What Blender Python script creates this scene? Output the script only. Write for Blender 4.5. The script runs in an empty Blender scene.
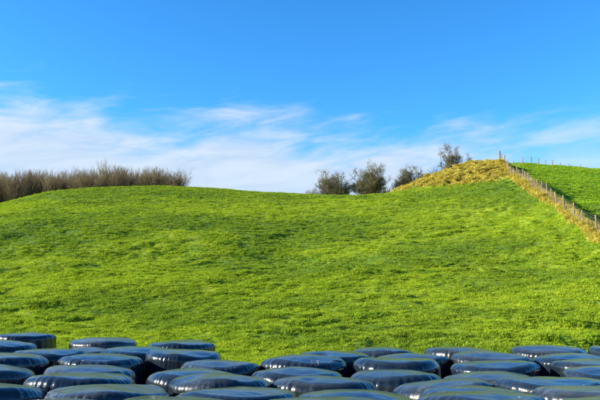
import bpy, math, random
import numpy as np
from mathutils import Vector, Matrix

# ------------------------------------------------------------------ camera, sky, sun, exposure
scene = bpy.context.scene
C = scene.collection
F = 643.0                       # focal length in pixels of a 600 x 400 frame
CAM_Z = 2.2
PITCH = math.atan(93.0 / F)
SUN_EL, SUN_AZ = math.radians(21), math.radians(-95)    # azimuth measured from +Y towards +X: the sun stands to the left

cam_d = bpy.data.cameras.new('camera')
cam_d.sensor_width = 36.0
cam_d.lens = 36.0 * F / 600.0
cam_d.clip_start = 0.1
cam_d.clip_end = 6000
cam = bpy.data.objects.new('camera', cam_d)
C.objects.link(cam)
cam.location = (0, 0, CAM_Z)
cam.rotation_euler = (math.pi / 2 + PITCH, 0, 0)
scene.camera = cam

world = bpy.data.worlds.new('World')
scene.world = world
world.use_nodes = True


class NT:
    """small helper for node trees"""
    def __init__(self, tree):
        self.t = tree
        tree.nodes.clear()

    def n(self, kind, **kw):
        nd = self.t.nodes.new(kind)
        for k, v in kw.items():
            setattr(nd, k, v)
        return nd

    def link(self, a, b):
        self.t.links.new(a, b)

    def val(self, sock, v):
        if hasattr(v, 'is_linked') or isinstance(v, bpy.types.NodeSocket):
            self.link(v, sock)
        else:
            sock.default_value = v

    def math(self, op, a, b=None, c=None, clamp=False):
        nd = self.n('ShaderNodeMath', operation=op)
        nd.use_clamp = clamp
        self.val(nd.inputs[0], a)
        if b is not None:
            self.val(nd.inputs[1], b)
        if c is not None:
            self.val(nd.inputs[2], c)
        return nd.outputs[0]

    def mix(self, fac, a, b, blend='MIX'):
        nd = self.n('ShaderNodeMix', data_type='RGBA', blend_type=blend)
        self.val(nd.inputs[0], fac)
        self.val(nd.inputs[6], a if not isinstance(a, tuple) else (*a, 1))
        self.val(nd.inputs[7], b if not isinstance(b, tuple) else (*b, 1))
        return nd.outputs[2]

    def noise(self, vec, scale, detail=4, rough=0.55, dist=0.0):
        nd = self.n('ShaderNodeTexNoise')
        if vec is not None:
            self.link(vec, nd.inputs['Vector'])
        nd.inputs['Scale'].default_value = scale
        nd.inputs['Detail'].default_value = detail
        nd.inputs['Roughness'].default_value = rough
        nd.inputs['Distortion'].default_value = dist
        return nd.outputs['Fac']

    def smooth(self, x, lo, hi, a=0.0, b=1.0):
        nd = self.n('ShaderNodeMapRange', interpolation_type='SMOOTHSTEP')
        self.val(nd.inputs[0], x)
        nd.inputs[1].default_value = lo
        nd.inputs[2].default_value = hi
        nd.inputs[3].default_value = a
        nd.inputs[4].default_value = b
        return nd.outputs[0]

    def mapping(self, vec, scale=(1, 1, 1), loc=(0, 0, 0), rot=(0, 0, 0)):
        nd = self.n('ShaderNodeMapping')
        self.link(vec, nd.inputs[0])
        nd.inputs['Location'].default_value = loc
        nd.inputs['Rotation'].default_value = rot
        nd.inputs['Scale'].default_value = scale
        return nd.outputs[0]


SKY_STRENGTH = 0.075
w = NT(world.node_tree)
sky = w.n('ShaderNodeTexSky', sky_type='NISHITA')
sky.sun_disc = False
sky.sun_elevation = SUN_EL
sky.sun_rotation = SUN_AZ
sky.altitude = 50
sky.air_density = 1.0
sky.dust_density = 0.25
sky.ozone_density = 2.5
hs = w.n('ShaderNodeHueSaturation')
w.link(sky.outputs[0], hs.inputs['Color'])
hs.inputs['Saturation'].default_value = 1.25
hs.inputs['Value'].default_value = 1.0
tc = w.n('ShaderNodeTexCoord')
sep = w.n('ShaderNodeSeparateXYZ')
w.link(tc.outputs['Generated'], sep.inputs[0])
az = w.math('ARCTAN2', sep.outputs[0], sep.outputs[1])
el = w.math('ARCSINE', sep.outputs[2])
cmb = w.n('ShaderNodeCombineXYZ')
w.link(az, cmb.inputs[0])
w.link(el, cmb.inputs[1])
# the top of the low cloud bank sinks from the left to the right all round the sky
top = w.math('MULTIPLY_ADD', w.math('SINE', az), -0.055, 0.226)
# streaks sweep up to the right, steeper near the top of the bank
skew = w.math('SUBTRACT', el, w.math('MULTIPLY', az, 0.10))
cm2 = w.n('ShaderNodeCombineXYZ')
w.link(az, cm2.inputs[0])
w.link(skew, cm2.inputs[1])
n_big = w.noise(w.mapping(cm2.outputs[0], (4.2, 10.0, 1), (1.75, 0.2, 0)), 1.0, 3, 0.5, 0.3)
n_fine = w.noise(w.mapping(cm2.outputs[0], (8.0, 34.0, 1), (2.3, 1.2, 0), (0, 0, -0.25)), 1.0, 7, 0.60, 0.45)
below = w.math('SUBTRACT', top, el)
body = w.math('ADD', w.math('MULTIPLY', below, 13.0), w.math('MULTIPLY_ADD', n_big, 2.0, -0.62))
body = w.math('ADD', body, w.math('MULTIPLY_ADD', n_fine, 1.9, -0.85))
mask = w.smooth(body, -0.25, 0.95)
# cloud thins out towards the right
thin = w.smooth(w.math('SINE', az), 0.12, 0.45, 1.0, 0.62)
mask = w.math('MULTIPLY', mask, thin)
mask = w.math('MULTIPLY', mask, 0.93)
cl_tone = w.mix(w.smooth(n_fine, 0.3, 0.7), (2.35, 2.95, 3.75), (3.05, 3.45, 3.95))
azure = w.mix(1.0, hs.outputs[0], (0.46, 0.955, 1.22), 'MULTIPLY')
col = w.mix(mask, azure, cl_tone)
bg = w.n('ShaderNodeBackground')
w.link(col, bg.inputs[0])
bg.inputs[1].default_value = SKY_STRENGTH
wo = w.n('ShaderNodeOutputWorld')
w.link(bg.outputs[0], wo.inputs[0])

sun_d = bpy.data.lights.new('sun', 'SUN')
sun_d.energy = 5.0
sun_d.angle = math.radians(0.5)
sun_d.color = (1.0, 0.90, 0.74)
sun = bpy.data.objects.new('sun', sun_d)
C.objects.link(sun)
sdir = Vector((math.sin(SUN_AZ) * math.cos(SUN_EL), math.cos(SUN_AZ) * math.cos(SUN_EL), math.sin(SUN_EL)))
sun.rotation_euler = sdir.to_track_quat('Z', 'Y').to_euler()

scene.view_settings.view_transform = 'Standard'
scene.view_settings.look = 'None'
scene.view_settings.gamma = 1.0
scene.view_settings.use_curve_mapping = False
scene.view_settings.exposure = 1.72
scene.cycles.max_bounces = 6
scene.cycles.transparent_max_bounces = 6


# ------------------------------------------------------------------ helpers
def tag(o, label=None, cat=None, group=None, kind=None):
    if label:
        o['label'] = label
    if cat:
        o['category'] = cat
    if group:
        o['group'] = group
    if kind:
        o['kind'] = kind
    return o


def link(name, mesh, parent=None):
    o = bpy.data.objects.new(name, mesh)
    C.objects.link(o)
    if parent:
        o.parent = parent
    return o


def empty(name, loc=(0, 0, 0)):
    o = bpy.data.objects.new(name, None)
    o.empty_display_size = 0.3
    C.objects.link(o)
    o.location = loc
    return o


def np_mesh(name, verts, faces, mat=None, smooth=True):
    """faces: (n,3) or (n,4) int array"""
    verts = np.asarray(verts, dtype=np.float32)
    faces = np.asarray(faces, dtype=np.int32)
    k = faces.shape[1]
    me = bpy.data.meshes.new(name)
    me.vertices.add(len(verts))
    me.vertices.foreach_set('co', verts.ravel())
    me.loops.add(faces.size)
    me.loops.foreach_set('vertex_index', faces.ravel())
    me.polygons.add(len(faces))
    me.polygons.foreach_set('loop_start', np.arange(len(faces), dtype=np.int32) * k)
    me.polygons.foreach_set('loop_total', np.full(len(faces), k, dtype=np.int32))
    me.polygons.foreach_set('use_smooth', np.full(len(faces), smooth, dtype=bool))
    me.update(calc_edges=True)
    me.validate()
    if mat:
        me.materials.append(mat)
    return me


def at(px, py, Y):
    """world point on the ray through pixel (600 x 400 frame) at depth Y"""
    u, v = (px - 300) / F, (200 - py) / F
    s, c = math.sin(PITCH), math.cos(PITCH)
    t = Y / (c - v * s)
    return (u * t, Y, CAM_Z + (s + v * c) * t)


def project(x, y, z):
    s, c = math.sin(PITCH), math.cos(PITCH)
    dz = z - CAM_Z
    d = y * c + dz * s
    v = -y * s + dz * c
    return 300 + F * x / d, 200 - F * v / d


# value noise on numpy arrays
def hash2(ix, iy, seed):
    h = (ix.astype(np.int64) * 374761393 + iy.astype(np.int64) * 668265263 + seed * 974711) & 0xFFFFFFFF
    h = ((h ^ (h >> 13)) * 1274126177) & 0xFFFFFFFF
    h = h ^ (h >> 16)
    return (h & 0xFFFFFF) / float(0xFFFFFF)


def vnoise(x, y, seed=0):
    x = np.asarray(x, float)
    y = np.asarray(y, float)
    ix, iy = np.floor(x), np.floor(y)
    fx, fy = x - ix, y - iy
    fx = fx * fx * fx * (fx * (fx * 6 - 15) + 10)
    fy = fy * fy * fy * (fy * (fy * 6 - 15) + 10)
    a = hash2(ix, iy, seed)
    b = hash2(ix + 1, iy, seed)
    c = hash2(ix, iy + 1, seed)
    d = hash2(ix + 1, iy + 1, seed)
    return (a * (1 - fx) + b * fx) * (1 - fy) + (c * (1 - fx) + d * fx) * fy - 0.5


def fbm(x, y, octs=4, seed=0, gain=0.5):
    t, a = 0, 1.0
    for k in range(octs):
        t = t + a * vnoise(x * 2 ** k + 17.3 * k, y * 2 ** k - 9.1 * k, seed + k)
        a *= gain
    return t


def sstep(x, a, b):
    t = np.clip((x - a) / (b - a), 0, 1)
    return t * t * (3 - 2 * t)


# ------------------------------------------------------------------ materials
def new_mat(name):
    m = bpy.data.materials.new(name)
    m.use_nodes = True
    return m, NT(m.node_tree)


def field_colour(t, pos):
    """pasture colour as a function of the place, shared by the ground and the blades"""
    a = t.noise(t.mapping(pos, (0.8, 1.3, 1.0), (0.0, 3.0, 0)), 0.085, 4, 0.6)
    b = t.noise(t.mapping(pos, (0.5, 1.2, 0.6)), 1.1, 4, 0.6)
    c = t.noise(pos, 3.2, 3, 0.6)
    col = t.mix(t.smooth(b, 0.30, 0.70), (0.135, 0.260, 0.014), (0.300, 0.395, 0.024))
    col = t.mix(t.smooth(a, 0.43, 0.58, 0, 0.80), col, (0.070, 0.165, 0.020))
    col = t.mix(t.smooth(c, 0.60, 0.80, 0, 0.5), col, (0.42, 0.40, 0.06))
    return col


def mat_ground():
    m, t = new_mat('pasture_ground')
    geo = t.n('ShaderNodeNewGeometry')
    pos = geo.outputs['Position']
    col = t.mix(1.0, field_colour(t, pos), (0.62, 0.60, 0.70), 'MULTIPLY')
    dry = t.n('ShaderNodeAttribute', attribute_name='dry')
    n = t.noise(pos, 1.6, 5, 0.6)
    straw = t.mix(t.smooth(n, 0.35, 0.65), (0.12, 0.105, 0.022), (0.26, 0.215, 0.045))
    col = t.mix(dry.outputs['Fac'], col, straw)
    far = t.n('ShaderNodeAttribute', attribute_name='far_field')
    col = t.mix(t.math('MULTIPLY', far.outputs['Fac'], 0.75), col, (0.110, 0.260, 0.014))
    bare = t.n('ShaderNodeAttribute', attribute_name='bare')
    col = t.mix(bare.outputs['Fac'], col, t.mix(n, (0.05, 0.042, 0.03), (0.12, 0.10, 0.07)))
    bs = t.n('ShaderNodeBsdfPrincipled')
    t.link(col, bs.inputs['Base Color'])
    bs.inputs['Roughness'].default_value = 0.9
    bs.inputs['Specular IOR Level'].default_value = 0.1
    bp = t.n('ShaderNodeBump')
    bp.inputs['Strength'].default_value = 0.5
    bp.inputs['Distance'].default_value = 0.06
    t.link(t.noise(pos, 9.0, 4, 0.7), bp.inputs['Height'])
    t.link(bp.outputs[0], bs.inputs['Normal'])
    out = t.n('ShaderNodeOutputMaterial')
    t.link(bs.outputs[0], out.inputs[0])
    return m


def mat_blades(name, dry, far=False):
    m, t = new_mat(name)
    geo = t.n('ShaderNodeNewGeometry')
    info = t.n('ShaderNodeObjectInfo')
    rnd = info.outputs['Random']
    if dry:
        col = t.mix(rnd, (0.28, 0.235, 0.032), (0.52, 0.445, 0.085))
    else:
        col = field_colour(t, geo.outputs['Position'])
        if far:
            col = t.mix(0.75, col, (0.110, 0.260, 0.014))
        col = t.mix(t.math('MULTIPLY', rnd, 0.55), col, (0.345, 0.43, 0.030))
    tint = t.math('MULTIPLY_ADD', rnd, 0.5, 0.75)
    hsn = t.n('ShaderNodeHueSaturation')
    t.link(col, hsn.inputs['Color'])
    t.link(tint, hsn.inputs['Value'])
    d = t.n('ShaderNodeBsdfDiffuse')
    tr = t.n('ShaderNodeBsdfTranslucent')
    t.link(hsn.outputs[0], d.inputs[0])
    t.link(hsn.outputs[0], tr.inputs[0])
    mx = t.n('ShaderNodeMixShader')
    mx.inputs[0].default_value = 0.35
    t.link(d.outputs[0], mx.inputs[1])
    t.link(tr.outputs[0], mx.inputs[2])
    out = t.n('ShaderNodeOutputMaterial')
    t.link(mx.outputs[0], out.inputs[0])
    return m


def mat_simple(name, c1, c2, scale=4.0, rough=0.85, spec=0.2, bump=0.0, stretch=(1, 1, 1)):
    m, t = new_mat(name)
    tcn = t.n('ShaderNodeTexCoord')
    v = t.mapping(tcn.outputs['Object'], stretch)
    n = t.noise(v, scale, 5, 0.6)
    bs = t.n('ShaderNodeBsdfPrincipled')
    t.link(t.mix(t.smooth(n, 0.3, 0.7), c1, c2), bs.inputs['Base Color'])
    bs.inputs['Roughness'].default_value = rough
    bs.inputs['Specular IOR Level'].default_value = spec
    if bump:
        bp = t.n('ShaderNodeBump')
        bp.inputs['Strength'].default_value = bump
        bp.inputs['Distance'].default_value = 0.02
        t.link(n, bp.inputs['Height'])
        t.link(bp.outputs[0], bs.inputs['Normal'])
    out = t.n('ShaderNodeOutputMaterial')
    t.link(bs.outputs[0], out.inputs[0])
    return m


def mat_film(name, base, rough, dust):
    m, t = new_mat(name)
    tcn = t.n('ShaderNodeTexCoord')
    ob = tcn.outputs['Object']
    info = t.n('ShaderNodeObjectInfo')
    off = t.n('ShaderNodeVectorMath', operation='ADD')
    t.link(ob, off.inputs[0])
    t.link(info.outputs['Location'], off.inputs[1])
    v = off.outputs[0]
    geo = t.n('ShaderNodeNewGeometry')
    sp = t.n('ShaderNodeSeparateXYZ')
    t.link(geo.outputs['Normal'], sp.inputs[0])
    flat = t.smooth(sp.outputs[2], 0.55, 0.97)
    patch = t.noise(v, 2.2, 4, 0.6)
    streak = t.noise(t.mapping(v, (9, 9, 1.2)), 1.0, 4, 0.6)
    fine = t.noise(v, 26.0, 4, 0.65)
    # dust and dried rain marks settle on what faces up
    settle = t.math('MULTIPLY', flat, t.smooth(t.noise(t.mapping(v, (3, 7, 3), (0, 0, 0), (0, 0, 0.4)), 1.0, 5, 0.65, 0.5), 0.30, 0.75, 0.25, 1.0))
    dusty = t.math('MULTIPLY', t.smooth(patch, 0.46, 0.72), t.smooth(fine, 0.3, 0.75))
    dusty = t.math('MULTIPLY', t.math('ADD', dusty, t.math('MULTIPLY', settle, 0.9)), dust, clamp=True)
    drop = t.math('MULTIPLY', t.smooth(t.noise(v, 17.0, 2, 0.5), 0.74, 0.78), flat)
    col = t.mix(dusty, base, (0.15, 0.185, 0.215))
    col = t.mix(t.math('MULTIPLY', drop, 0.7), col, (0.55, 0.55, 0.52))
    bs = t.n('ShaderNodeBsdfPrincipled')
    t.link(col, bs.inputs['Base Color'])
    r = t.math('ADD', t.math('MULTIPLY_ADD', patch, 0.16, rough - 0.08), t.math('MULTIPLY', dusty, 0.4))
    t.link(r, bs.inputs['Roughness'])
    bs.inputs['IOR'].default_value = 1.4
    bs.inputs['Coat IOR'].default_value = 1.38
    bs.inputs['Specular IOR Level'].default_value = 0.3
    bs.inputs['Coat Weight'].default_value = 0.85
    bs.inputs['Coat Roughness'].default_value = 0.11
    # wrinkles of the stretched film
    b1 = t.n('ShaderNodeBump')
    b1.inputs['Strength'].default_value = 0.55
    b1.inputs['Distance'].default_value = 0.012
    t.link(t.noise(t.mapping(v, (3.0, 11.0, 5.0), (0, 0, 0), (0, 0, 0.7)), 1.0, 5, 0.6, 0.6), b1.inputs['Height'])
    b2 = t.n('ShaderNodeBump')
    b2.inputs['Strength'].default_value = 0.22
    b2.inputs['Distance'].default_value = 0.010
    t.link(streak, b2.inputs['Height'])
    t.link(b1.outputs[0], b2.inputs['Normal'])
    # edges of the overlapping bands of film
    wv = t.n('ShaderNodeTexWave', wave_type='BANDS', bands_direction='X', wave_profile='SAW')
    t.link(t.mapping(ob, (1, 1, 1.0), (0, 0, 0), (0.5, 0.6, 0.9)), wv.inputs[0])
    wv.inputs['Scale'].default_value = 1.25
    wv.inputs['Distortion'].default_value = 1.0
    wv.inputs['Detail'].default_value = 1.0
    b3 = t.n('ShaderNodeBump')
    b3.inputs['Strength'].default_value = 0.5
    b3.inputs['Distance'].default_value = 0.008
    t.link(wv.outputs['Fac'], b3.inputs['Height'])
    t.link(b2.outputs[0], b3.inputs['Normal'])
    t.link(b3.outputs[0], bs.inputs['Normal'])
    t.link(b3.outputs[0], bs.inputs['Coat Normal'])
    out = t.n('ShaderNodeOutputMaterial')
    t.link(bs.outputs[0], out.inputs[0])
    return m


M_ground = mat_ground()
M_grass = mat_blades('grass_blades', False)
M_grass_far = mat_blades('grass_blades_far_field', False, True)
M_straw = mat_blades('dry_grass_blades', True)
M_yard = mat_simple('trodden_yard', (0.05, 0.042, 0.03), (0.13, 0.11, 0.075), 2.0, 0.95, 0.1, 0.6)
M_post = mat_simple('weathered_post_wood', (0.10, 0.068, 0.042), (0.24, 0.175, 0.115), 3.0, 0.85, 0.15, 0.4, (4, 4, 0.6))
M_wire = mat_simple('galvanised_wire', (0.22, 0.21, 0.20), (0.34, 0.32, 0.30), 6.0, 0.5, 0.5)
M_trunk = mat_simple('bare_tree_bark', (0.11, 0.085, 0.06), (0.22, 0.175, 0.125), 2.0, 0.9, 0.1, 0.3)
M_twig = mat_simple('bare_twigs', (0.10, 0.079, 0.040), (0.185, 0.150, 0.080), 0.6, 0.9, 0.1)
M_btrunk = mat_simple('hawthorn_bark', (0.045, 0.038, 0.028), (0.10, 0.085, 0.06), 2.0, 0.9, 0.1, 0.3)
M_btwig = mat_simple('hawthorn_twigs', (0.066, 0.070, 0.030), (0.155, 0.138, 0.068), 0.8, 0.9, 0.1)
M_film = [mat_film('stretch_film_a', (0.005, 0.009, 0.015), 0.27, 0.16),
          mat_film('stretch_film_b', (0.005, 0.010, 0.018), 0.23, 0.09),
          mat_film('stretch_film_c', (0.006, 0.009, 0.013), 0.32, 0.28)]
M_tape = mat_simple('repair_tape', (0.10, 0.075, 0.065), (0.24, 0.19, 0.165), 8.0, 0.5, 0.4)

# ------------------------------------------------------------------ terrain
FX0, FY0, FSL = 20.4, 44.0, 0.173          # the fence line: x = FX0 + FSL * (y - FY0)


def fence_x(y):
    return FX0 + FSL * (y - FY0)


ctrl = []
for px in (-150, 0, 100, 200, 300, 400, 500, 600, 720):
    ctrl.append(at(px, 345, 25))
cols = {
    -120: [(300, 34), (270, 42), (250, 50), (236, 60), (226, 70)],
    0: [(300, 33.5), (276, 40.5), (250, 48), (224, 54.5), (218, 60), (214, 64), (208, 71)],
    50: [(300, 33.5), (270, 40.5), (250, 48), (223, 54.5), (216, 59.5), (209, 64), (197, 71), (193, 75)],
    100: [(300, 33.5), (270, 40.5), (249, 48), (222, 54.5), (215, 59.5), (207, 64), (196, 71), (188, 77)],
    150: [(300, 33.5), (270, 40.5), (249, 48), (222, 54.5), (215, 59.5), (207, 64), (196, 71), (187, 78)],
    200: [(300, 33.5), (270, 40.5), (248, 48), (222, 55), (215, 60), (208, 64), (198, 71), (189, 78)],
    300: [(300, 33.5), (270, 41), (245, 49), (225, 57), (211, 65), (200, 73), (194.5, 79)],
    400: [(300, 33), (270, 40), (245, 48), (225, 56), (209, 65), (200, 72), (195, 78)],
    450: [(300, 33), (270, 39.5), (245, 47), (222, 56), (203, 67), (190, 77)],
    500: [(300, 32.5), (270, 39), (245, 46), (222, 55), (200, 66), (184, 78)],
    550: [(300, 32), (270, 38), (240, 45.5), (222, 51)],
    600: [(300, 31), (270, 36.5)],
}
for px, rows in cols.items():
    for py, Y in rows:
        ctrl.append(at(px, py, Y))
# fence foot
fence_foot = [(598, 238, 44.2), (575, 220.5, 50), (559, 208.5, 55.7), (545, 198, 61.5), (532, 187, 67.8), (521, 178, 75), (511, 169.5, 84), (505, 164, 89)]
for px, py, Y in fence_foot:
    z = at(px, py, Y)[2]
    ctrl.append((fence_x(Y), Y, z))
ctrl.append((fence_x(36), 36, at(640, 275, 36)[2]))
# mound crest
for px, py, Y in ((410, 189, 85), (430, 180, 87), (450, 172.5, 88), (465, 167.5, 89), (480, 164.5, 90), (493, 163.8, 90)):
    ctrl.append(at(px, py, Y))
# right field behind the fence
for px, py, Y in ((600, 216, 52), (600, 203, 60), (640, 230, 52), (580, 199, 66), (600, 186, 80), (600, 170.5, 108), (560, 190, 72), (565, 176, 90), (560, 166.5, 106),
                  (530, 172, 90), (530, 164.2, 104), (515, 163, 104), (700, 181, 105), (700, 215, 70), (760, 235, 50)):
    ctrl.append(at(px, py, Y))
# beyond the crests
for x, y, z in ((-75, 95, 11.5), (-45, 95, 13.6), (-20, 97, 15.2), (0, 98, 14.4), (12, 98, 14.8), (22, 103, 17.5),
                (-75, 140, 15), (-45, 140, 16.5), (-20, 140, 16), (10, 140, 15.5), (40, 140, 22.5), (70, 140, 23.5),
                (-110, 60, 6), (-110, 140, 12), (110, 60, 11), (110, 140, 22), (-150, 30, 0.5), (150, 30, 2),
                (-60, 220, 12), (0, 220, 12), (60, 220, 18), (-200, 220, 9), (200, 220, 14)):
    ctrl.append((x, y, z))
for x in (-60, -20, 20, 60):
    ctrl.append((x, 21, 0.0))
    ctrl.append((x, 23, 0.02))
ctrl = np.array(ctrl)


class TPS:
    def __init__(self, pts, lam):
        self.p = pts[:, :2] / 50.0
        n = len(pts)
        d = np.linalg.norm(self.p[:, None] - self.p[None], axis=2)
        K = self.phi(d) + lam * np.eye(n)
        P = np.hstack([np.ones((n, 1)), self.p])
        A = np.zeros((n + 3, n + 3))
        A[:n, :n] = K
        A[:n, n:] = P
        A[n:, :n] = P.T
        self.w = np.linalg.solve(A, np.concatenate([pts[:, 2], [0, 0, 0]]))

    @staticmethod
    def phi(r):
        return np.where(r > 1e-9, r * r * np.log(np.maximum(r, 1e-9)), 0)

    def __call__(self, x, y):
        q = np.stack([np.ravel(x), np.ravel(y)], 1) / 50.0
        out = np.empty(len(q))
        n = len(self.p)
        for i in range(0, len(q), 20000):
            s = q[i:i + 20000]
            d = np.linalg.norm(s[:, None] - self.p[None], axis=2)
            out[i:i + 20000] = self.phi(d) @ self.w[:n] + self.w[n] + s @ self.w[n + 1:]
        return out.reshape(np.shape(x))


tps = TPS(ctrl, 0.0006)
# coarse table of the smooth surface, read back bilinearly
TX = np.arange(-170, 171, 1.0)
TY = np.arange(18, 241, 1.0)
gx, gy = np.meshgrid(TX, TY)
TZ = tps(gx, gy)


def base_z(x, y):
    x = np.asarray(x, float)
    y = np.asarray(y, float)
    cx = np.clip(x, -169, 169)
    cy = np.clip(y, 18, 239)
    fx, fy = (cx - TX[0]), (cy - TY[0])
    ix = np.clip(np.floor(fx).astype(int), 0, len(TX) - 2)
    iy = np.clip(np.floor(fy).astype(int), 0, len(TY) - 2)
    fx, fy = fx - ix, fy - iy
    z = (TZ[iy, ix] * (1 - fx) + TZ[iy, ix + 1] * fx) * (1 - fy) + (TZ[iy + 1, ix] * (1 - fx) + TZ[iy + 1, ix + 1] * fx) * fy
    z = z * sstep(y, 20.5, 26.0)                       # the yard is level
    out = np.maximum(np.maximum(np.abs(x) - 169, 0), np.maximum(y - 239, 0))
    k = sstep(out, 0, 500)
    return z * (1 - k) + 4.0 * k


def mound_mask(x, y):
    """straw covered knoll at the head of the field, left of the fence"""
    u = 300 + F * x / y
    z0 = base_z(x, y)
    px, py = project(x, y, z0)
    # world outline: knoll centred near (26, 88)
    e = ((x - 24.5) / 12.5) ** 2 + ((y - 90.5) / 12.0) ** 2
    wob = 0.22 * fbm(x * 0.45, y * 0.45, 3, 91)
    m = 1 - sstep(e + wob, 0.82, 1.0)
    return m * (1 - sstep(x - fence_x(y), -0.4, 0.5))


def strip_mask(x, y):
    d = fence_x(y) - x
    wdt = 0.34 + 0.5 * fbm(y * 0.25, y * 0 + 3.3, 3, 15) + 0.5 * sstep(y, 55, 70)
    return (1 - sstep(d, 0.75 * wdt, 1.35 * wdt)) * sstep(d, -1.0, -0.3) * sstep(y, 33, 38) * (1 - sstep(y, 88, 91))


def far_mask(x, y):
    return sstep(x - fence_x(y), 0.0, 0.8) * sstep(y, 24, 30)


def terrain_z(x, y):
    x = np.asarray(x, float)
    y = np.asarray(y, float)
    z = base_z(x, y)
    on = sstep(y, 21.5, 25.0) * (1 - sstep(y, 180, 240))
    mm = mound_mask(x, y)
    far = far_mask(x, y)
    # lumps, contour-following treads and hollows of a grazed slope
    calm = 1 - 0.65 * sstep(z, 8.5, 10.5) * (1 - sstep(x, -8, 12))          # the upper dome is smoother
    swale = 1 + 2.4 * sstep(y, 33, 40) * (1 - sstep(y, 51, 57)) * (1 - sstep(x, 0, 14))
    lump = 0.34 * swale * (0.5 + 0.5 * calm) * fbm(x / 8.0, y / 5.0, 2, 5) + calm * 0.17 * fbm(x / 1.9, y / 1.3, 3, 11)
    wx = x + 1.2 * fbm(x / 4, y / 4, 2, 31)
    ph = z / 0.50 + 1.6 * fbm(x / 5.0, y / 5.0, 3, 33)
    saw = ph - np.floor(ph)
    saw = np.where(saw < 0.78, saw / 0.78, (1 - saw) / 0.22) - 0.5
    where = np.clip(0.35 + 1.8 * fbm(wx / 3.6, z / 0.9, 2, 21), 0, 1)
    tread = -(0.18 + 0.09 * sstep(x, -2, 8)) * calm * saw * where
    rd = np.hypot(x - 12.0, (y - 50.0) * 0.8)
    tread = tread + 0.07 * np.cos(2 * math.pi * rd / 1.7) * np.exp(-((rd - 6.5) / 2.6) ** 2) * sstep(x, 12, 15)      # old wheel arcs
    tuft = 0.10 * np.maximum(0, fbm(x / 0.55, y / 0.45, 2, 41) + 0.1) * (0.5 + 0.5 * calm)
    z = z + on * ((1 - 0.75 * mm) * (lump + tread) + tuft) * (1 - 0.5 * far)
    # tussocks on the knoll
    z = z + mm * (1.3 * np.abs(fbm(x / 1.7, y / 1.3, 2, 61)) + 0.25 * fbm(x / 0.6, y / 0.6, 2, 63))
    # low bank that carries the fence
    d = x - fence_x(y)
    z = z + 0.35 * np.exp(-(d / 1.0) ** 2) * sstep(y, 36, 42) * (1 - sstep(y, 86, 91))
    # ditch behind it
    z = z - 0.6 * np.exp(-((d - 3.4) / 1.5) ** 2) * sstep(y, 40, 46) * (1 - sstep(y, 62, 76))
    return z


def axis(segs):
    out = [segs[0][0]]
    for a, b, s0, s1 in segs:
        v = a
        while v < b - 1e-6:
            k = (v - a) / (b - a)
            v = min(b, v + s0 * (1 - k) + s1 * k)
            out.append(v)
    return np.array(out)


ax = axis([(-1600, -175, 180, 14), (-175, -46, 12, 0.6), (-46, 54, 0.17, 0.17), (54, 175, 0.6, 12), (175, 1600, 14, 180)])
ay = axis([(-500, -10, 90, 8), (-10, 21.5, 6, 0.8), (21.5, 60, 0.13, 0.15), (60, 112, 0.17, 0.26), (112, 240, 0.6, 8), (240, 2000, 12, 220)])
GX, GY = np.meshgrid(ax, ay)
GZ = terrain_z(GX, GY)
nx, ny = len(ax), len(ay)
idx = np.arange(nx * ny).reshape(ny, nx)
quads = np.stack([idx[:-1, :-1], idx[:-1, 1:], idx[1:, 1:], idx[1:, :-1]], -1).reshape(-1, 4)
me = np_mesh('hill_field', np.stack([GX, GY, GZ], -1).reshape(-1, 3), quads, M_ground)
for nm, arr in (('dry', np.clip(mound_mask(GX, GY) + strip_mask(GX, GY), 0, 1)), ('far_field', far_mask(GX, GY)),
                ('bare', np.maximum(1 - sstep(GY, 17, 20), 0.8 * np.exp(-(((GX - 27.2) / 1.5) ** 2 + ((GY - 58.5) / 2.0) ** 2))))):
    at_ = me.attributes.new(nm, 'FLOAT', 'POINT')
    at_.data.foreach_set('value', arr.astype(np.float32).ravel())
hill = tag(link('hill', me), 'sunlit green pasture hill rising behind the bales', kind='structure')

# trodden yard under the bales
bmv, bmf = [], []
gx, gy = np.meshgrid(np.linspace(-14, 14, 90), np.linspace(1.5, 17.5, 60))
gz = 0.012 + 0.03 * np.maximum(0, fbm(gx * 1.3, gy * 1.3, 3, 77) + 0.2)
ii = np.arange(gx.size).reshape(gx.shape)
q = np.stack([ii[:-1, :-1], ii[:-1, 1:], ii[1:, 1:], ii[1:, :-1]], -1).reshape(-1, 4)
tag(link('yard', np_mesh('yard', np.stack([gx, gy, gz], -1).reshape(-1, 3), q, M_yard)), 'trodden earth yard under the wrapped bales', kind='structure')

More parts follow.
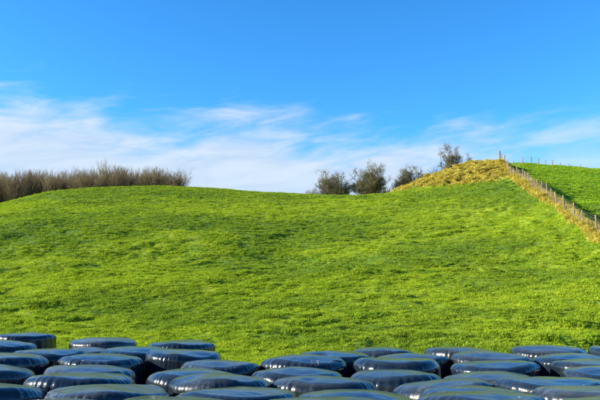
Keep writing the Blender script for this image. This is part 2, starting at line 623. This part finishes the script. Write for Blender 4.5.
# ------------------------------------------------------------------ wrapped bales
# (x, y, radius, height, tilt across, label)
BALES = [
    (-6.057, 14.466, 0.626, 1.284, -0.01, 'black wrapped bale in the back left corner against the grass'),
    (-4.047, 13.552, 0.650, 1.236, -0.01, 'low domed black bale of the back row, alone against grass left of centre'),
    (-2.317, 12.850, 0.637, 1.222, -0.02, 'black bale at the grass edge just left of the gap in the back row'),
    (0.583, 11.350, 0.627, 1.149, 0.0, 'black bale with a dark dent, right behind the taped one'),
    (1.560, 12.464, 0.641, 1.131, 0.0, 'black bale of the back row left of the notch of grass at centre right'),
    (3.004, 12.304, 0.676, 1.154, 0.0, 'black bale with bright left corner, right of the grass notch at centre'),
    (4.556, 12.129, 0.668, 1.193, 0.0, 'bright sky blue topped bale of the back row at right'),
    (5.637, 11.272, 0.622, 1.239, 0.0, 'black bale at the right end of the back row, cut by the edge'),
    (-5.563, 12.294, 0.625, 1.271, -0.02, 'black bale at the left edge, second behind the grass'),
    (-4.189, 11.110, 0.617, 1.217, -0.02, 'dark sided bale in the gap between the left edge bales and the pleated one'),
    (-3.977, 12.307, 0.617, 1.138, 0.0, 'mostly hidden bale with small glints behind the pleated tall bale'),
    (-2.884, 11.725, 0.642, 1.201, -0.02, 'tall dark bale with rounded right shoulder, left of centre'),
    (-1.923, 10.970, 0.602, 1.204, -0.03, 'narrow strip of a bale between the tall dark bale and the grass gap'),
    (0.063, 10.202, 0.653, 1.202, -0.01, 'black bale with strips of pale repair tape on its near rim'),
    (1.915, 11.273, 0.622, 1.116, 0.0, 'half hidden bale with dark right end below the grass notch'),
    (3.186, 11.006, 0.657, 1.172, 0.0, 'upper of two flat bales stacked in view right of the dark gap'),
    (4.457, 10.869, 0.617, 1.169, 0.0, 'bale above the dark triangular gap at the right'),
    (-4.465, 9.922, 0.622, 1.253, -0.02, 'black bale at the left edge, third behind the grass'),
    (-3.109, 10.356, 0.641, 1.205, -0.02, 'tall bale with pleated bright left corner and dark front at left'),
    (-1.204, 10.005, 0.622, 1.145, -0.01, 'bale below the gap of grass in the back row'),
    (1.469, 10.102, 0.652, 1.164, 0.0, 'bale with glinting left rim, second down in the centre right column'),
    (2.873, 9.770, 0.641, 1.147, 0.0, 'lower of two flat bales, with a white glint at its left end'),
    (4.301, 9.667, 0.616, 1.185, 0.0, 'bale with bright left corner right of the dark triangular gap'),
    (-4.164, 8.738, 0.618, 1.214, -0.02, 'black bale with dark vertical right side at the left edge'),
    (-2.902, 9.133, 0.619, 1.165, -0.02, 'thin crescent of a bale top behind the whitish sided bale'),
    (-1.405, 8.803, 0.618, 1.150, -0.02, 'crinkled bale with bright lumpy left shoulder left of centre'),
    (-0.036, 8.942, 0.633, 1.156, -0.02, 'bale with smooth bright left rim just in front of the taped bale'),
    (1.280, 8.864, 0.623, 1.127, -0.01, 'large dark fronted bale with lit left corner at centre right'),
    (2.477, 8.601, 0.617, 1.132, 0.0, 'dull green topped bale below the two flat ones'),
    (4.032, 8.490, 0.612, 1.215, 0.0, 'bale with pale front at the right edge, below the bright cornered one'),
    (-2.623, 7.937, 0.629, 1.203, -0.01, 'bale with whitish wrinkled left side in the left foreground'),
    (-0.923, 7.714, 0.595, 1.220, -0.03, 'humped bale left of centre with a blue front slope'),
    (0.290, 7.778, 0.598, 1.187, -0.02, 'bale with rippled grey front near the centre'),
    (1.671, 7.750, 0.581, 1.147, 0.075, 'tilted bale whose right end stands higher, below the dark fronted one'),
    (2.802, 7.440, 0.607, 1.215, 0.0, 'wide flat bale in front of the dark triangular gap'),
    (3.986, 7.287, 0.613, 1.222, 0.0, 'bale just entering the picture at the right edge'),
    (-3.319, 6.914, 0.620, 1.218, -0.02, 'sharp nosed bale in the left foreground, cut by the left edge'),
    (-1.987, 6.892, 0.615, 1.205, -0.01, 'long low bale with pale left tip in the left foreground'),
    (-0.634, 6.585, 0.591, 1.227, 0.0, 'bale with dull green top and bright left tip in the centre foreground'),
    (0.554, 6.634, 0.597, 1.187, -0.01, 'dark ended bale in the foreground between centre and right'),
    (1.743, 6.643, 0.558, 1.222, 0.0, 'green topped bale half hidden in the right foreground'),
    (2.804, 6.248, 0.606, 1.282, 0.0, 'bale with blue near rim at the right foreground'),
    (-2.163, 5.712, 0.598, 1.244, 0.0, 'front bale at the bottom left with only its dull top in view'),
    (-1.014, 5.483, 0.593, 1.303, 0.0, 'front bale at the bottom left of centre with a curled film edge'),
    (0.225, 5.512, 0.592, 1.303, 0.0, 'front bale at the bottom centre with a long bright rim'),
    (1.507, 5.590, 0.547, 1.332, -0.02, 'front bale with bright left shoulder at the bottom right of centre'),
    (2.599, 5.075, 0.605, 1.373, 0.0, 'front bale in the bottom right corner'),
    (1.564, 4.510, 0.557, 1.417, 0.0, 'nearest bale peeking up at the bottom edge right of centre'),
]


def bale_mesh(seed, R, H, tilt, back, mat):
    rg = random.Random(seed)
    nt = 144
    rc = rg.uniform(0.09, 0.17)
    dome = rg.uniform(0.025, 0.06)
    prof = []
    for k in range(15):
        t = k / 14
        prof.append(((R - rc) * t, dome * (1 - t ** 2.2), 0.0 + 0.35 * t))
    for k in range(1, 15):
        a = math.pi / 2 * k / 14
        prof.append((R - rc + rc * math.sin(a), -rc + rc * math.cos(a), 0.35 + 0.3 * k / 14))
    for k in range(1, 15):
        t = k / 14
        prof.append((R + 0.022 * math.sin(math.pi * t), -rc - (H - dome - 2 * rc) * t, 0.65 + 0.2 * t))
    for k in range(1, 9):
        a = math.pi / 2 * k / 8
        prof.append((R - rc + rc * math.cos(a), -(H - dome) + rc - rc * math.sin(a), 0.85 + 0.15 * k / 8))
    prof = np.array(prof)
    th = np.arange(nt) * 2 * math.pi / nt
    TH, K = np.meshgrid(th, np.arange(len(prof)))
    r0, z0, s = prof[K, 0], prof[K, 1] + H - dome, prof[K, 2]
    ct, st = np.cos(TH), np.sin(TH)
    # out-of-round body
    f = 1 + 0.020 * np.cos(2 * TH + rg.uniform(0, 6)) + 0.014 * np.cos(3 * TH + rg.uniform(0, 6))
    f += 0.016 * fbm(ct * 1.6 + 5 + seed, st * 1.6 + z0 * 0.8, 3, seed)
    # pleats of the film gathered over the rim
    fr = rg.choice((19, 23, 27, 31))
    ph = TH * fr + 2.5 * vnoise(ct * 2 + seed, st * 2, seed + 3) * 4
    pl = (1 - np.abs(np.sin(ph))) ** 1.5 * 1.6 * (0.25 + vnoise(ct * 3.1 + seed, st * 3.1, seed + 9) + 0.5)
    win = np.exp(-((s - 0.58) / 0.16) ** 2)
    pleat = 0.016 * pl * win
    # crumples on the top, bands of film across it
    xx, yy = r0 * ct, r0 * st
    wtop = 1 - sstep(s, 0.35, 0.60)
    ang = rg.uniform(0, math.pi)
    bd = (xx * math.cos(ang) + yy * math.sin(ang))
    band = 0.0008 * np.sin(bd * 22 + 3 * vnoise(xx * 3 + seed, yy * 3, seed))
    crump = 0.016 * fbm(xx * 1.8 + seed, yy * 1.8, 3, seed + 20) + 0.006 * np.abs(fbm(xx * 4.5 + seed * 2, yy * 4.5, 2, seed + 24)) + band
    side = 0.010 * fbm(TH * 9 / math.pi + seed, z0 * 2.2, 3, seed + 30) * sstep(s, 0.6, 0.7) * np.sin(TH / 2) ** 0.5
    rr = r0 * f + (pleat + side) * np.clip(r0 / R, 0, 1) * 1.0
    zz = z0 + wtop * crump + 0.4 * pleat * np.clip((s - 0.3) * 4, 0, 1) * (s < 0.7)
    hk = np.clip(z0 / H, 0, 1)
    zz = zz + hk * (tilt * rr * ct + (rg.uniform(-0.02, 0.02) - back) * rr * st)
    sag = 0.012 * np.cos(2 * TH + rg.uniform(0, 6)) + 0.005 * np.cos(3 * TH + rg.uniform(0, 6)) + 0.032 * fbm(ct * 1.3 + seed, st * 1.3, 2, seed + 50)
    zz = zz + hk ** 3 * sag * sstep(r0, 0.25 * R, 0.9 * R)
    zz = np.maximum(zz, 0.0)
    v = np.stack([rr * ct, rr * st, zz], -1).reshape(-1, 3)
    ii = np.arange(nt * len(prof)).reshape(len(prof), nt)
    a, b = ii[:-1], ii[1:]
    q = np.stack([a, b, np.roll(b, -1, 1), np.roll(a, -1, 1)], -1).reshape(-1, 4)
    return np_mesh('bale', v, q, mat)


rng = random.Random(7)
G_BALE = 'plastic wrapped silage bales standing in the yard'
for i, (bx, by, R, H, tilt, lab) in enumerate(BALES):
    me = bale_mesh(100 + i * 7, R, H + 0.03, tilt + rng.uniform(-0.02, 0.02), 0.024 + 0.062 * float(1 - sstep(np.array(by), 6.0, 11.0)), M_film[(i * 5 + i // 3) % 3])
    if 'dark dent' in lab:
        for v_ in me.vertices:
            if v_.co.z > H * 0.8:
                v_.co.z -= 0.075 * math.exp(-((v_.co.x + 0.24) / 0.11) ** 2 - ((v_.co.y + 0.42) / 0.20) ** 2)
    o = tag(link('silage_bale', me), lab, 'bale', G_BALE)
    o.location = (bx, by, 0.02)
    o.rotation_euler = (0, 0, 0)
    if i % 9 == 4 or 'curled' in lab:
        # a loose tail of film that lies over the rim
        t0, t1, rf = (-1.3, 0.5, 0.80) if 'curled' in lab else ((a0 := rng.uniform(-2.8, -0.4)), a0 + rng.uniform(0.5, 1.1), rng.uniform(0.62, 0.85))
        vs, n = [], 22
        for a in range(n + 1):
            t = a / n
            th = t0 + (t1 - t0) * t
            for j, wd in enumerate((0.0, 0.05, 0.10)):
                r_ = R * (rf + 0.06 * math.sin(2.4 * t + i)) + wd * (0.55 + 0.45 * math.sin(math.pi * t))
                hit, loc, nor, _ = o.ray_cast(Vector((r_ * math.cos(th), r_ * math.sin(th), 2.5)), Vector((0, 0, -1)))
                zz_ = (loc.z if hit else H) + (0.003, 0.010 + 0.004 * math.sin(9 * t + i), 0.003 + 0.008 * max(0.0, math.sin(5 * t + 2 * i)))[j]
                vs.append((r_ * math.cos(th), r_ * math.sin(th), zz_))
        fs = []
        for a in range(n):
            for j in range(2):
                fs.append((3 * a + j, 3 * a + j + 1, 3 * a + j + 4, 3 * a + j + 3))
        link('film_tail', np_mesh('film_tail', vs, fs, me.materials[0]), o)
    if 'repair tape' in lab:
        for k, dx in enumerate((0.10, 0.19)):
            vs = []
            n = 12
            dep = bpy.context.evaluated_depsgraph_get()
            for a in range(n + 1):
                t = a / n
                yl = -R * (0.62 + 0.40 * t)
                for sx in (-0.008, 0.008):
                    xl = dx + sx + 0.02 * t
                    # drop on to the bale from above / in front
                    hit, loc, nor, _ = o.ray_cast(Vector((xl, yl * 1.5 if t > 0.6 else yl, 2.2 - 1.6 * max(0, t - 0.6) / 0.4)),
                                                  Vector((0, 0.0, -1)) if t <= 0.6 else Vector((0, 1, -0.15)).normalized())
                    if not hit:
                        loc = Vector((xl, yl, H * 0.9))
                        nor = Vector((0, -1, 0))
                    vs.append(loc + nor * 0.004)
            fs = [(2 * a, 2 * a + 1, 2 * a + 3, 2 * a + 2) for a in range(n)]
            link('repair_tape', np_mesh('repair_tape', [tuple(v) for v in vs], fs, M_tape), o)


# ------------------------------------------------------------------ bare trees and shrubs
def branch_mesh(name, segs, mat):
    """segs: list of (p0, p1, r0, r1): three-sided tapered twigs in one mesh"""
    p0 = np.array([s[0] for s in segs], float)
    p1 = np.array([s[1] for s in segs], float)
    r0 = np.array([s[2] for s in segs], float)[:, None]
    r1 = np.array([s[3] for s in segs], float)[:, None]
    d = p1 - p0
    d /= np.linalg.norm(d, axis=1, keepdims=True) + 1e-9
    ref = np.where(np.abs(d[:, 2:3]) > 0.9, np.array([[1.0, 0, 0]]), np.array([[0, 0, 1.0]]))
    a = np.cross(d, ref)
    a /= np.linalg.norm(a, axis=1, keepdims=True) + 1e-9
    b = np.cross(d, a)
    rings = []
    ns = 3
    for p, r in ((p0, r0), (p1, r1)):
        for k in range(ns):
            t = 2 * math.pi * k / ns
            rings.append(p + r * (a * math.cos(t) + b * math.sin(t)))
    v = np.stack(rings, 1).reshape(-1, 3)
    n = len(segs)
    base = (np.arange(n) * 2 * ns)[:, None]
    f = []
    for k in range(ns):
        k2 = (k + 1) % ns
        f.append(base + np.array([[k, k2, ns + k2, ns + k]]))
    return np_mesh(name, v, np.concatenate(f), mat)


def grow(rg, segs_trunk, segs_twig, p, d, length, r, level, maxlev, up, spread, kids, minr):
    """one limb as a bent chain with side limbs"""
    n = 4 if level < 2 else 3
    q = p.copy()
    dd = d.copy()
    rr = r
    pts = []
    for k in range(n):
        dd = dd + np.array([rg.gauss(0, 0.13), rg.gauss(0, 0.13), rg.gauss(0, 0.08) + up])
        dd /= np.linalg.norm(dd)
        q2 = q + dd * length / n
        r2 = max(minr, rr * (0.80 if level == 0 else 0.72))
        (segs_trunk if level < 2 else segs_twig).append((q, q2, rr, r2))
        pts.append((q2, dd.copy(), r2))
        q, rr = q2, r2
    if level >= maxlev:
        return
    m = kids[level]
    for k in range(m):
        t = rg.uniform(0.28 if level == 0 else 0.15, 1.0)
        j = min(n - 1, int(t * n))
        bp, bd, br = pts[j]
        a = rg.uniform(0, 2 * math.pi)
        side = np.array([math.cos(a), math.sin(a), rg.uniform(-0.1, 0.5)])
        nd = bd * (1 - spread) + side * spread
        nd /= np.linalg.norm(nd)
        grow(rg, segs_trunk, segs_twig, bp - bd * rg.uniform(0, length / n), nd, length * rg.uniform(0.38, 0.62) * (1.15 - 0.35 * t),
             max(minr, br * 0.55), level + 1, maxlev, up, spread, kids, minr)


def tree_meshes(seed, h, r, spread, kids, maxlev, minr, mt, mw, up=0.05):
    rg = random.Random(seed)
    a, b = [], []
    grow(rg, a, b, np.zeros(3), np.array([0.0, 0, 1]), h, r, 0, maxlev, up, spread, kids, minr)
    top = max(q[1][2] for q in a + b)
    for L in (a, b):
        for j, q in enumerate(L):
            k = h / top
            L[j] = (q[0] * np.array([0.9, 0.9, k]), q[1] * np.array([0.9, 0.9, k]), q[2], q[3])
    return branch_mesh('trunk', a, mt), branch_mesh('crown', b, mw)


def shrub_meshes(seed, h, width, stems, kids, minr, mt, mw, dense):
    rg = random.Random(seed)
    a, b = [], []
    for k in range(stems):
        ang = rg.uniform(0, 2 * math.pi)
        lean = math.sqrt(rg.uniform(0.0, 1.0))
        # stems aim at points on a rounded crown
        tip = np.array([math.cos(ang) * lean * width * 0.40, math.sin(ang) * lean * width * 0.40, h * (0.86 - 0.42 * lean ** 2) * rg.uniform(0.8, 1.0)])
        p = np.array([math.cos(ang) * 0.3 * lean, math.sin(ang) * 0.3 * lean, 0.0])
        d = tip - p
        hh = np.linalg.norm(d)
        d /= hh
        grow(rg, a, b, p, d, hh * 0.9, 0.07, 0, 3, 0.0, 0.5, kids, minr)

    def inside(q):
        e = (q[0] ** 2 + q[1] ** 2) / (width * 0.53) ** 2 + max(0.0, (q[2] - h * 0.45) / (h * 0.60)) ** 2
        az_ = math.atan2(q[1], q[0])
        return e < 1.0 + 0.30 * math.sin(3 * az_ + 2.2 * q[2] + seed) + 0.22 * math.sin(7 * az_ - 4.1 * q[2] + 2 * seed)
    a = [s_ for s_ in a if inside(s_[1])]
    b = [s_ for s_ in b if inside(s_[1])]
    src = list(b)
    for k in range(dense):
        s_ = src[rg.randrange(len(src))]
        p = s_[1]
        d = np.array([rg.gauss(0, 0.7), rg.gauss(0, 0.7), rg.gauss(0.55, 0.6)])
        d /= np.linalg.norm(d)
        L = rg.uniform(0.18, 0.55)
        m = p + d * L * 0.5
        d2 = d + np.array([rg.gauss(0, 0.4), rg.gauss(0, 0.4), rg.gauss(0.1, 0.3)])
        d2 /= np.linalg.norm(d2)
        b.append((p, m, minr, minr * 0.85))
        b.append((m, m + d2 * L * 0.6, minr * 0.85, minr * 0.5))
    return branch_mesh('trunk', a, mt), branch_mesh('crown', b, mw)


def put_tree(name, meshes, loc, rz, sc, label, cat, group):
    e = empty(name, loc)
    e.rotation_euler = (0, 0, rz)
    e.scale = sc
    tag(e, label, cat, group)
    link('trunk', meshes[0], e)
    link('crown', meshes[1], e)
    return e


def ground(x, y):
    return float(terrain_z(np.array([x]), np.array([y]))[0])


protos = [tree_meshes(300 + k, 12.0, 0.12, 0.27, (24, 6, 4), 3, 0.0115, M_trunk, M_twig, 0.20) for k in range(7)]
rg = random.Random(5)
PXS = [-30, 0, 20, 50, 75, 100, 112, 125, 150, 165, 178, 190]
PYS = [171, 171, 168, 170, 169, 165.5, 163.5, 166.5, 167, 168, 168, 173]
G_WOOD = 'bare trees of the wood behind the left slope'
k = 0
for row, Yr in enumerate((134.0, 137.0, 140.5, 144.0, 148.0)):
    px = -22 + row * 1.7
    while px < 176 - row * 1.0:
        yy = Yr + rg.uniform(-1.3, 1.3)
        xx = (px - 300) / F * yy
        g = ground(xx, yy)
        topz = at(px, np.interp(px, PXS, PYS) + rg.uniform(-1.6, 1.6), yy)[2]
        s = (topz - g) / 12.0
        last = (row == 0 and px > 175.5)
        tall = (row == 1 and abs(px - 108) < 2.4)
        if tall:
            s *= 1.13
        lab = ('slender bare brown tree standing close among others in the long wood at left')
        put_tree('bare_tree', protos[k % 7], (xx, yy, g - 0.1), rg.uniform(0, 6.28), (s * rg.uniform(0.65, 0.9), s * rg.uniform(0.65, 0.9), s),
                 lab, 'tree', G_WOOD)
        k += 1
        px += rg.uniform(3.6, 6.4)
p = (182 - 300) / F * 131
g = ground(p, 131)
put_tree('bare_tree', tree_meshes(411, 12.0, 0.13, 0.36, (26, 9, 4), 3, 0.017, M_trunk, M_twig, 0.14), (p, 131, g - 0.1), 1.0,
         ((at(181, 165.5, 131)[2] - g) / 12.0,) * 3, 'open crowned bare tree alone at the right end of the wood', 'tree', G_WOOD)


def bush(px, Yb, top_py, w_px, seed, stems, kids, dense, minr, name, lab, cat, mt=None, mw=None):
    x = (px - 300) / F * Yb
    g = ground(x, Yb)
    tz = at(px, top_py, Yb)[2]
    h = tz - g
    wd = w_px / F * Yb
    ms = shrub_meshes(seed, h, wd, stems, kids, minr, mt or M_btrunk, mw or M_btwig, dense)
    put_tree(name, ms, (x, Yb, g - 0.05), 0, (1, 1, 1), lab, cat, 'leafless hawthorns behind the crest')


bush(312, 97, 185, 20, 511, 8, (7, 4, 2), 700, 0.012, 'hawthorn_bush', 'faint wispy twigs at the left foot of the hawthorn clump', 'bush')
bush(336, 97, 165, 40, 512, 15, (10, 5, 3), 6200, 0.012, 'hawthorn_bush', 'rounded brown leafless bush left of the darker one on the skyline', 'bush')
bush(371, 96, 161, 40, 513, 16, (10, 5, 3), 8800, 0.0125, 'hawthorn_bush', 'dense dark rounded bush in the dip of the skyline', 'bush')
bush(415, 98, 163, 46, 514, 14, (10, 5, 3), 4400, 0.012, 'hawthorn_bush', 'spreading bush behind the left flank of the straw coloured knoll', 'bush')
bush(392, 100, 185, 24, 517, 9, (8, 4, 2), 1800, 0.013, 'hawthorn_bush', 'low brown scrub at the foot of the knoll beside the spreading bush', 'bush')
bush(435, 102, 162, 14, 518, 6, (7, 4, 2), 900, 0.012, 'hawthorn_bush', 'thin twiggy shrub between the spreading bush and the small tree', 'bush')
bush(453, 98, 137, 21, 515, 8, (12, 6, 3), 5200, 0.012, 'small_tree', 'small upright leafless tree on top of the knoll', 'tree')
bush(472, 97, 148, 9, 516, 3, (9, 5, 3), 500, 0.012, 'small_tree', 'thin leafless sapling right of the small tree on the knoll', 'sapling')


# ------------------------------------------------------------------ fences
def post_mesh(seed, h, w_):
    rg = random.Random(seed)
    n = 10
    v, f = [], []
    rings = [(-0.45, 1.0), (0.0, 1.0), (h * 0.5, 0.99), (h - 0.04, 0.96), (h, 0.74)]
    for z, k in rings:
        for a in range(n):
            t = 2 * math.pi * a / n
            r = w_ * 0.5 * k * (1 + 0.05 * math.sin(3 * t + seed))
            v.append((r * math.cos(t), r * math.sin(t), z + (0.02 * math.cos(t + seed) if z == h else 0)))
    for j in range(len(rings) - 1):
        for a in range(n):
            f.append((j * n + a, j * n + (a + 1) % n, (j + 1) * n + (a + 1) % n, (j + 1) * n + a))
    c = len(v)
    v.append((0, 0, h + 0.01))
    me = bpy.data.meshes.new('post')
    me.from_pydata(v, [], f + [((len(rings) - 1) * n + a, (len(rings) - 1) * n + (a + 1) % n, c) for a in range(n)])
    for p_ in me.polygons:
        p_.use_smooth = p_.index < n * 3
    me.materials.append(M_post)
    return me


posts = [post_mesh(k, 1.18 + 0.05 * (k % 3), 0.125 + 0.01 * (k % 2)) for k in range(4)]
strainer = post_mesh(9, 1.75, 0.24)


def wire_mesh(pts, r):
    segs = [(np.array(a), np.array(b), r, r) for a, b in zip(pts[:-1], pts[1:])]
    return branch_mesh('wire', segs, M_wire)


def build_fence(name, label, path, strainers, heights, tag_group=None, wr=0.004):
    x0, y0 = path[0]
    z0 = ground(x0, y0)
    e = tag(empty(name, (x0, y0, z0)), label, 'fence', tag_group)
    rg = random.Random(len(path))
    tops = []
    for k, (x, y) in enumerate(path):
        z = ground(x, y)
        o = link('post', strainer if k in strainers else posts[rg.randrange(4)], e)
        o.location = (x - x0, y - y0, z - z0)
        o.rotation_euler = (rg.gauss(0, 0.03), rg.gauss(0, 0.035), rg.uniform(0, 6))
        s = rg.uniform(0.94, 1.06)
        o.scale = (s, s, s)
        if k in strainers:
            o['label'] = 'taller thicker strainer post'
        tops.append((x - x0, y - y0, z - z0))
    for h in heights:
        link('wire', wire_mesh([(a[0] - 0.07, a[1], a[2] + h) for a in tops], wr), e)
    # stays of the stock netting
    segs = []
    for a, b in zip(tops[:-1], tops[1:]):
        for j in range(1, 9):
            t = j / 9
            m = np.array(a) * (1 - t) + np.array(b) * t
            segs.append((m + np.array([-0.07, 0, 0.05]), m + np.array([-0.07, 0, heights[-2]]), wr * 0.8, wr * 0.8))
    link('netting', branch_mesh('netting', segs, M_wire), e)


ys = [39.0, 41.6, 44.2, 47.3, 49.9, 52.8, 55.6, 57.6, 59.4, 61.5, 63.9, 66.0, 67.9, 69.7, 71.4, 73.2, 75.0, 77.2, 79.6, 82.0, 84.4, 86.8, 89.2]
build_fence('stock_fence', 'weathered post and wire stock fence climbing the hill at the right', [(fence_x(y) + 0.04 * math.sin(y * 7), y) for y in ys],
            (len(ys) - 1,), (0.10, 0.28, 0.46, 0.64, 0.95, 1.10))
path2 = [at(a, 163, b)[:2] for a, b in ((513.5, 94), (523, 99), (531.5, 104), (538.5, 106), (545.6, 107.5), (552.5, 109), (560, 110.5), (569, 111.5), (580, 112.5))]
build_fence('skyline_fence', 'row of small posts running right along the skyline', path2, (), (0.25, 0.55, 0.95, 1.10))

# ------------------------------------------------------------------ grass
protos_col = bpy.data.collections.new('grass_tufts')
protos_far = bpy.data.collections.new('far_grass_tufts')
protos_dry = bpy.data.collections.new('straw_tufts')


def tuft(name, seed, n, rad_, hmin, hmax, bw, lean, mat, coll):
    rg = random.Random(seed)
    v, f = [], []
    for k in range(n):
        a = rg.uniform(0, 2 * math.pi)
        rr = rad_ * math.sqrt(rg.random())
        x, y = rr * math.cos(a), rr * math.sin(a)
        h = rg.uniform(hmin, hmax) * (1.1 - 0.5 * rr / rad_)
        b = a + rg.gauss(0, 0.8)
        ln = lean * h * rg.uniform(0.2, 1.2)
        dx, dy = math.cos(b) * ln, math.sin(b) * ln
        t = rg.uniform(0, math.pi)
        wx, wy = bw * math.cos(t), bw * math.sin(t)
        i = len(v)
        v += [(x - wx, y - wy, -0.02), (x + wx, y + wy, -0.02), (x + dx * 0.4 - wx * 0.8, y + dy * 0.4 - wy * 0.8, h * 0.62),
              (x + dx * 0.4 + wx * 0.8, y + dy * 0.4 + wy * 0.8, h * 0.62), (x + dx, y + dy, h)]
        f += [(i, i + 1, i + 3), (i, i + 3, i + 2), (i + 2, i + 3, i + 4)]
    o = bpy.data.objects.new(name, np_mesh(name, v, f, mat, False))
    coll.objects.link(o)


for k in range(5):
    tuft('grass_tuft', 700 + k, 40, 0.135, 0.03, 0.065 + 0.009 * k, 0.0065, 1.2, M_grass, protos_col)
    tuft('far_grass_tuft', 720 + k, 40, 0.20, 0.04, 0.10, 0.010, 1.0, M_grass_far, protos_far)
for k in range(5):
    tuft('straw_tuft', 740 + k, 60, 0.22, 0.10, 0.24 + 0.03 * k, 0.012, 1.1, M_straw, protos_dry)


def scatter(name, pts, nrm, scl, coll, label, cat):
    me = bpy.data.meshes.new(name)
    me.vertices.add(len(pts))
    me.vertices.foreach_set('co', pts.astype(np.float32).ravel())
    a = me.attributes.new('size', 'FLOAT', 'POINT')
    a.data.foreach_set('value', scl.astype(np.float32))
    a = me.attributes.new('rot', 'FLOAT_VECTOR', 'POINT')
    a.data.foreach_set('vector', nrm.astype(np.float32).ravel())
    o = link(name, me)
    g = bpy.data.node_groups.new(name + '_scatter', 'GeometryNodeTree')
    g.interface.new_socket('Geometry', in_out='INPUT', socket_type='NodeSocketGeometry')
    g.interface.new_socket('Geometry', in_out='OUTPUT', socket_type='NodeSocketGeometry')
    N = g.nodes
    gi, go = N.new('NodeGroupInput'), N.new('NodeGroupOutput')
    ci = N.new('GeometryNodeCollectionInfo')
    ci.inputs['Collection'].default_value = coll
    ci.inputs['Separate Children'].default_value = True
    ci.inputs['Reset Children'].default_value = True
    ip = N.new('GeometryNodeInstanceOnPoints')
    ip.inputs['Pick Instance'].default_value = True
    na = N.new('GeometryNodeInputNamedAttribute')
    na.data_type = 'FLOAT'
    na.inputs[0].default_value = 'size'
    nr = N.new('GeometryNodeInputNamedAttribute')
    nr.data_type = 'FLOAT_VECTOR'
    nr.inputs[0].default_value = 'rot'
    L = g.links
    L.new(gi.outputs[0], ip.inputs['Points'])
    L.new(ci.outputs[0], ip.inputs['Instance'])
    L.new(na.outputs[0], ip.inputs['Scale'])
    L.new(nr.outputs[0], ip.inputs['Rotation'])
    L.new(ip.outputs[0], go.inputs[0])
    md = o.modifiers.new('scatter', 'NODES')
    md.node_group = g
    tag(o, label, cat, kind='stuff')
    return o


R_ = np.random.default_rng(3)


def sample(n, xlo, xhi, ylo, yhi, margin=0.08):
    y = R_.uniform(ylo, yhi, n)
    x = R_.uniform(xlo, xhi, n)
    u = x / y
    ok = np.abs(u) < 300 / F + margin
    return x[ok], y[ok]


def rots(n, tiltmax=0.15):
    return np.stack([R_.normal(0, tiltmax, n), R_.normal(0, tiltmax, n), R_.uniform(0, 6.283, n)], 1)


xs, yss = [], []
for (lo, hi, dens) in ((17.5, 21.5, 60), (21.5, 30, 120), (30, 42, 90), (42, 58, 60), (58, 84, 38)):
    wmax = hi * (300 / F + 0.08)
    a, b = sample(int(dens * (hi - lo) * 2 * wmax), -wmax, wmax, lo, hi)
    xs.append(a)
    yss.append(b)
x, y = np.concatenate(xs), np.concatenate(yss)
clump = 0.6 * fbm(x / 1.3, y / 1.0, 2, 141) + 0.8 * fbm(x / 0.42, y / 0.36, 2, 143)
keep = (R_.random(len(x)) < 1.0 + 0.9 * clump) & (R_.random(len(x)) > mound_mask(x, y) * 1.2 - 0.12) & (R_.random(len(x)) > strip_mask(x, y) * 0.8) & (x < fence_x(y) + 0.2)
x, y, clump = x[keep], y[keep], clump[keep]
scl = np.clip(0.95 + 0.95 * clump + R_.normal(0, 0.22, len(x)), 0.5, 2.2) * np.where(y > 58, 1.15, 1.0)
scatter('grass', np.stack([x, y, terrain_z(x, y)], 1), rots(len(x)), scl, protos_col, 'short lumpy green pasture grass covering the hillside', 'grass')
print('grass', len(x))

a, b = sample(70000, 18, 62, 36, 112)
k_ = (a > fence_x(b) + 0.2)
a, b = a[k_], b[k_]
scl = np.clip(1.0 + 0.8 * fbm(a / 1.2, b / 1.0, 3, 151) + R_.normal(0, 0.2, len(a)), 0.5, 1.7)
scatter('far_grass', np.stack([a, b, terrain_z(a, b)], 1), rots(len(a)), scl, protos_far, 'smoother deeper green grass of the field beyond the fence', 'grass')

a, b = sample(46000, 10, 32, 34, 102)
mm = mound_mask(a, b)
st = strip_mask(a, b)
k_ = R_.random(len(a)) < np.maximum(mm * 0.9, st)
a, b, mm = a[k_], b[k_], mm[k_]
scl = np.clip(0.85 + 0.8 * fbm(a / 0.8, b / 0.8, 2, 161) + R_.normal(0, 0.2, len(a)), 0.4, 1.7)
a2, b2 = sample(60000, 10, 32, 34, 92)
k_ = R_.random(len(a2)) < strip_mask(a2, b2) * 0.8
a2, b2 = a2[k_], b2[k_]
a, b = np.concatenate([a, a2]), np.concatenate([b, b2])
scl = np.concatenate([scl, np.clip(R_.normal(1.0, 0.3, len(a2)), 0.5, 1.6)])
scatter('dry_grass', np.stack([a, b, terrain_z(a, b)], 1), rots(len(a), 0.25), scl, protos_dry, 'straw coloured dead grass on the knoll and along the fence foot', 'dry grass')
print('dry', len(a))
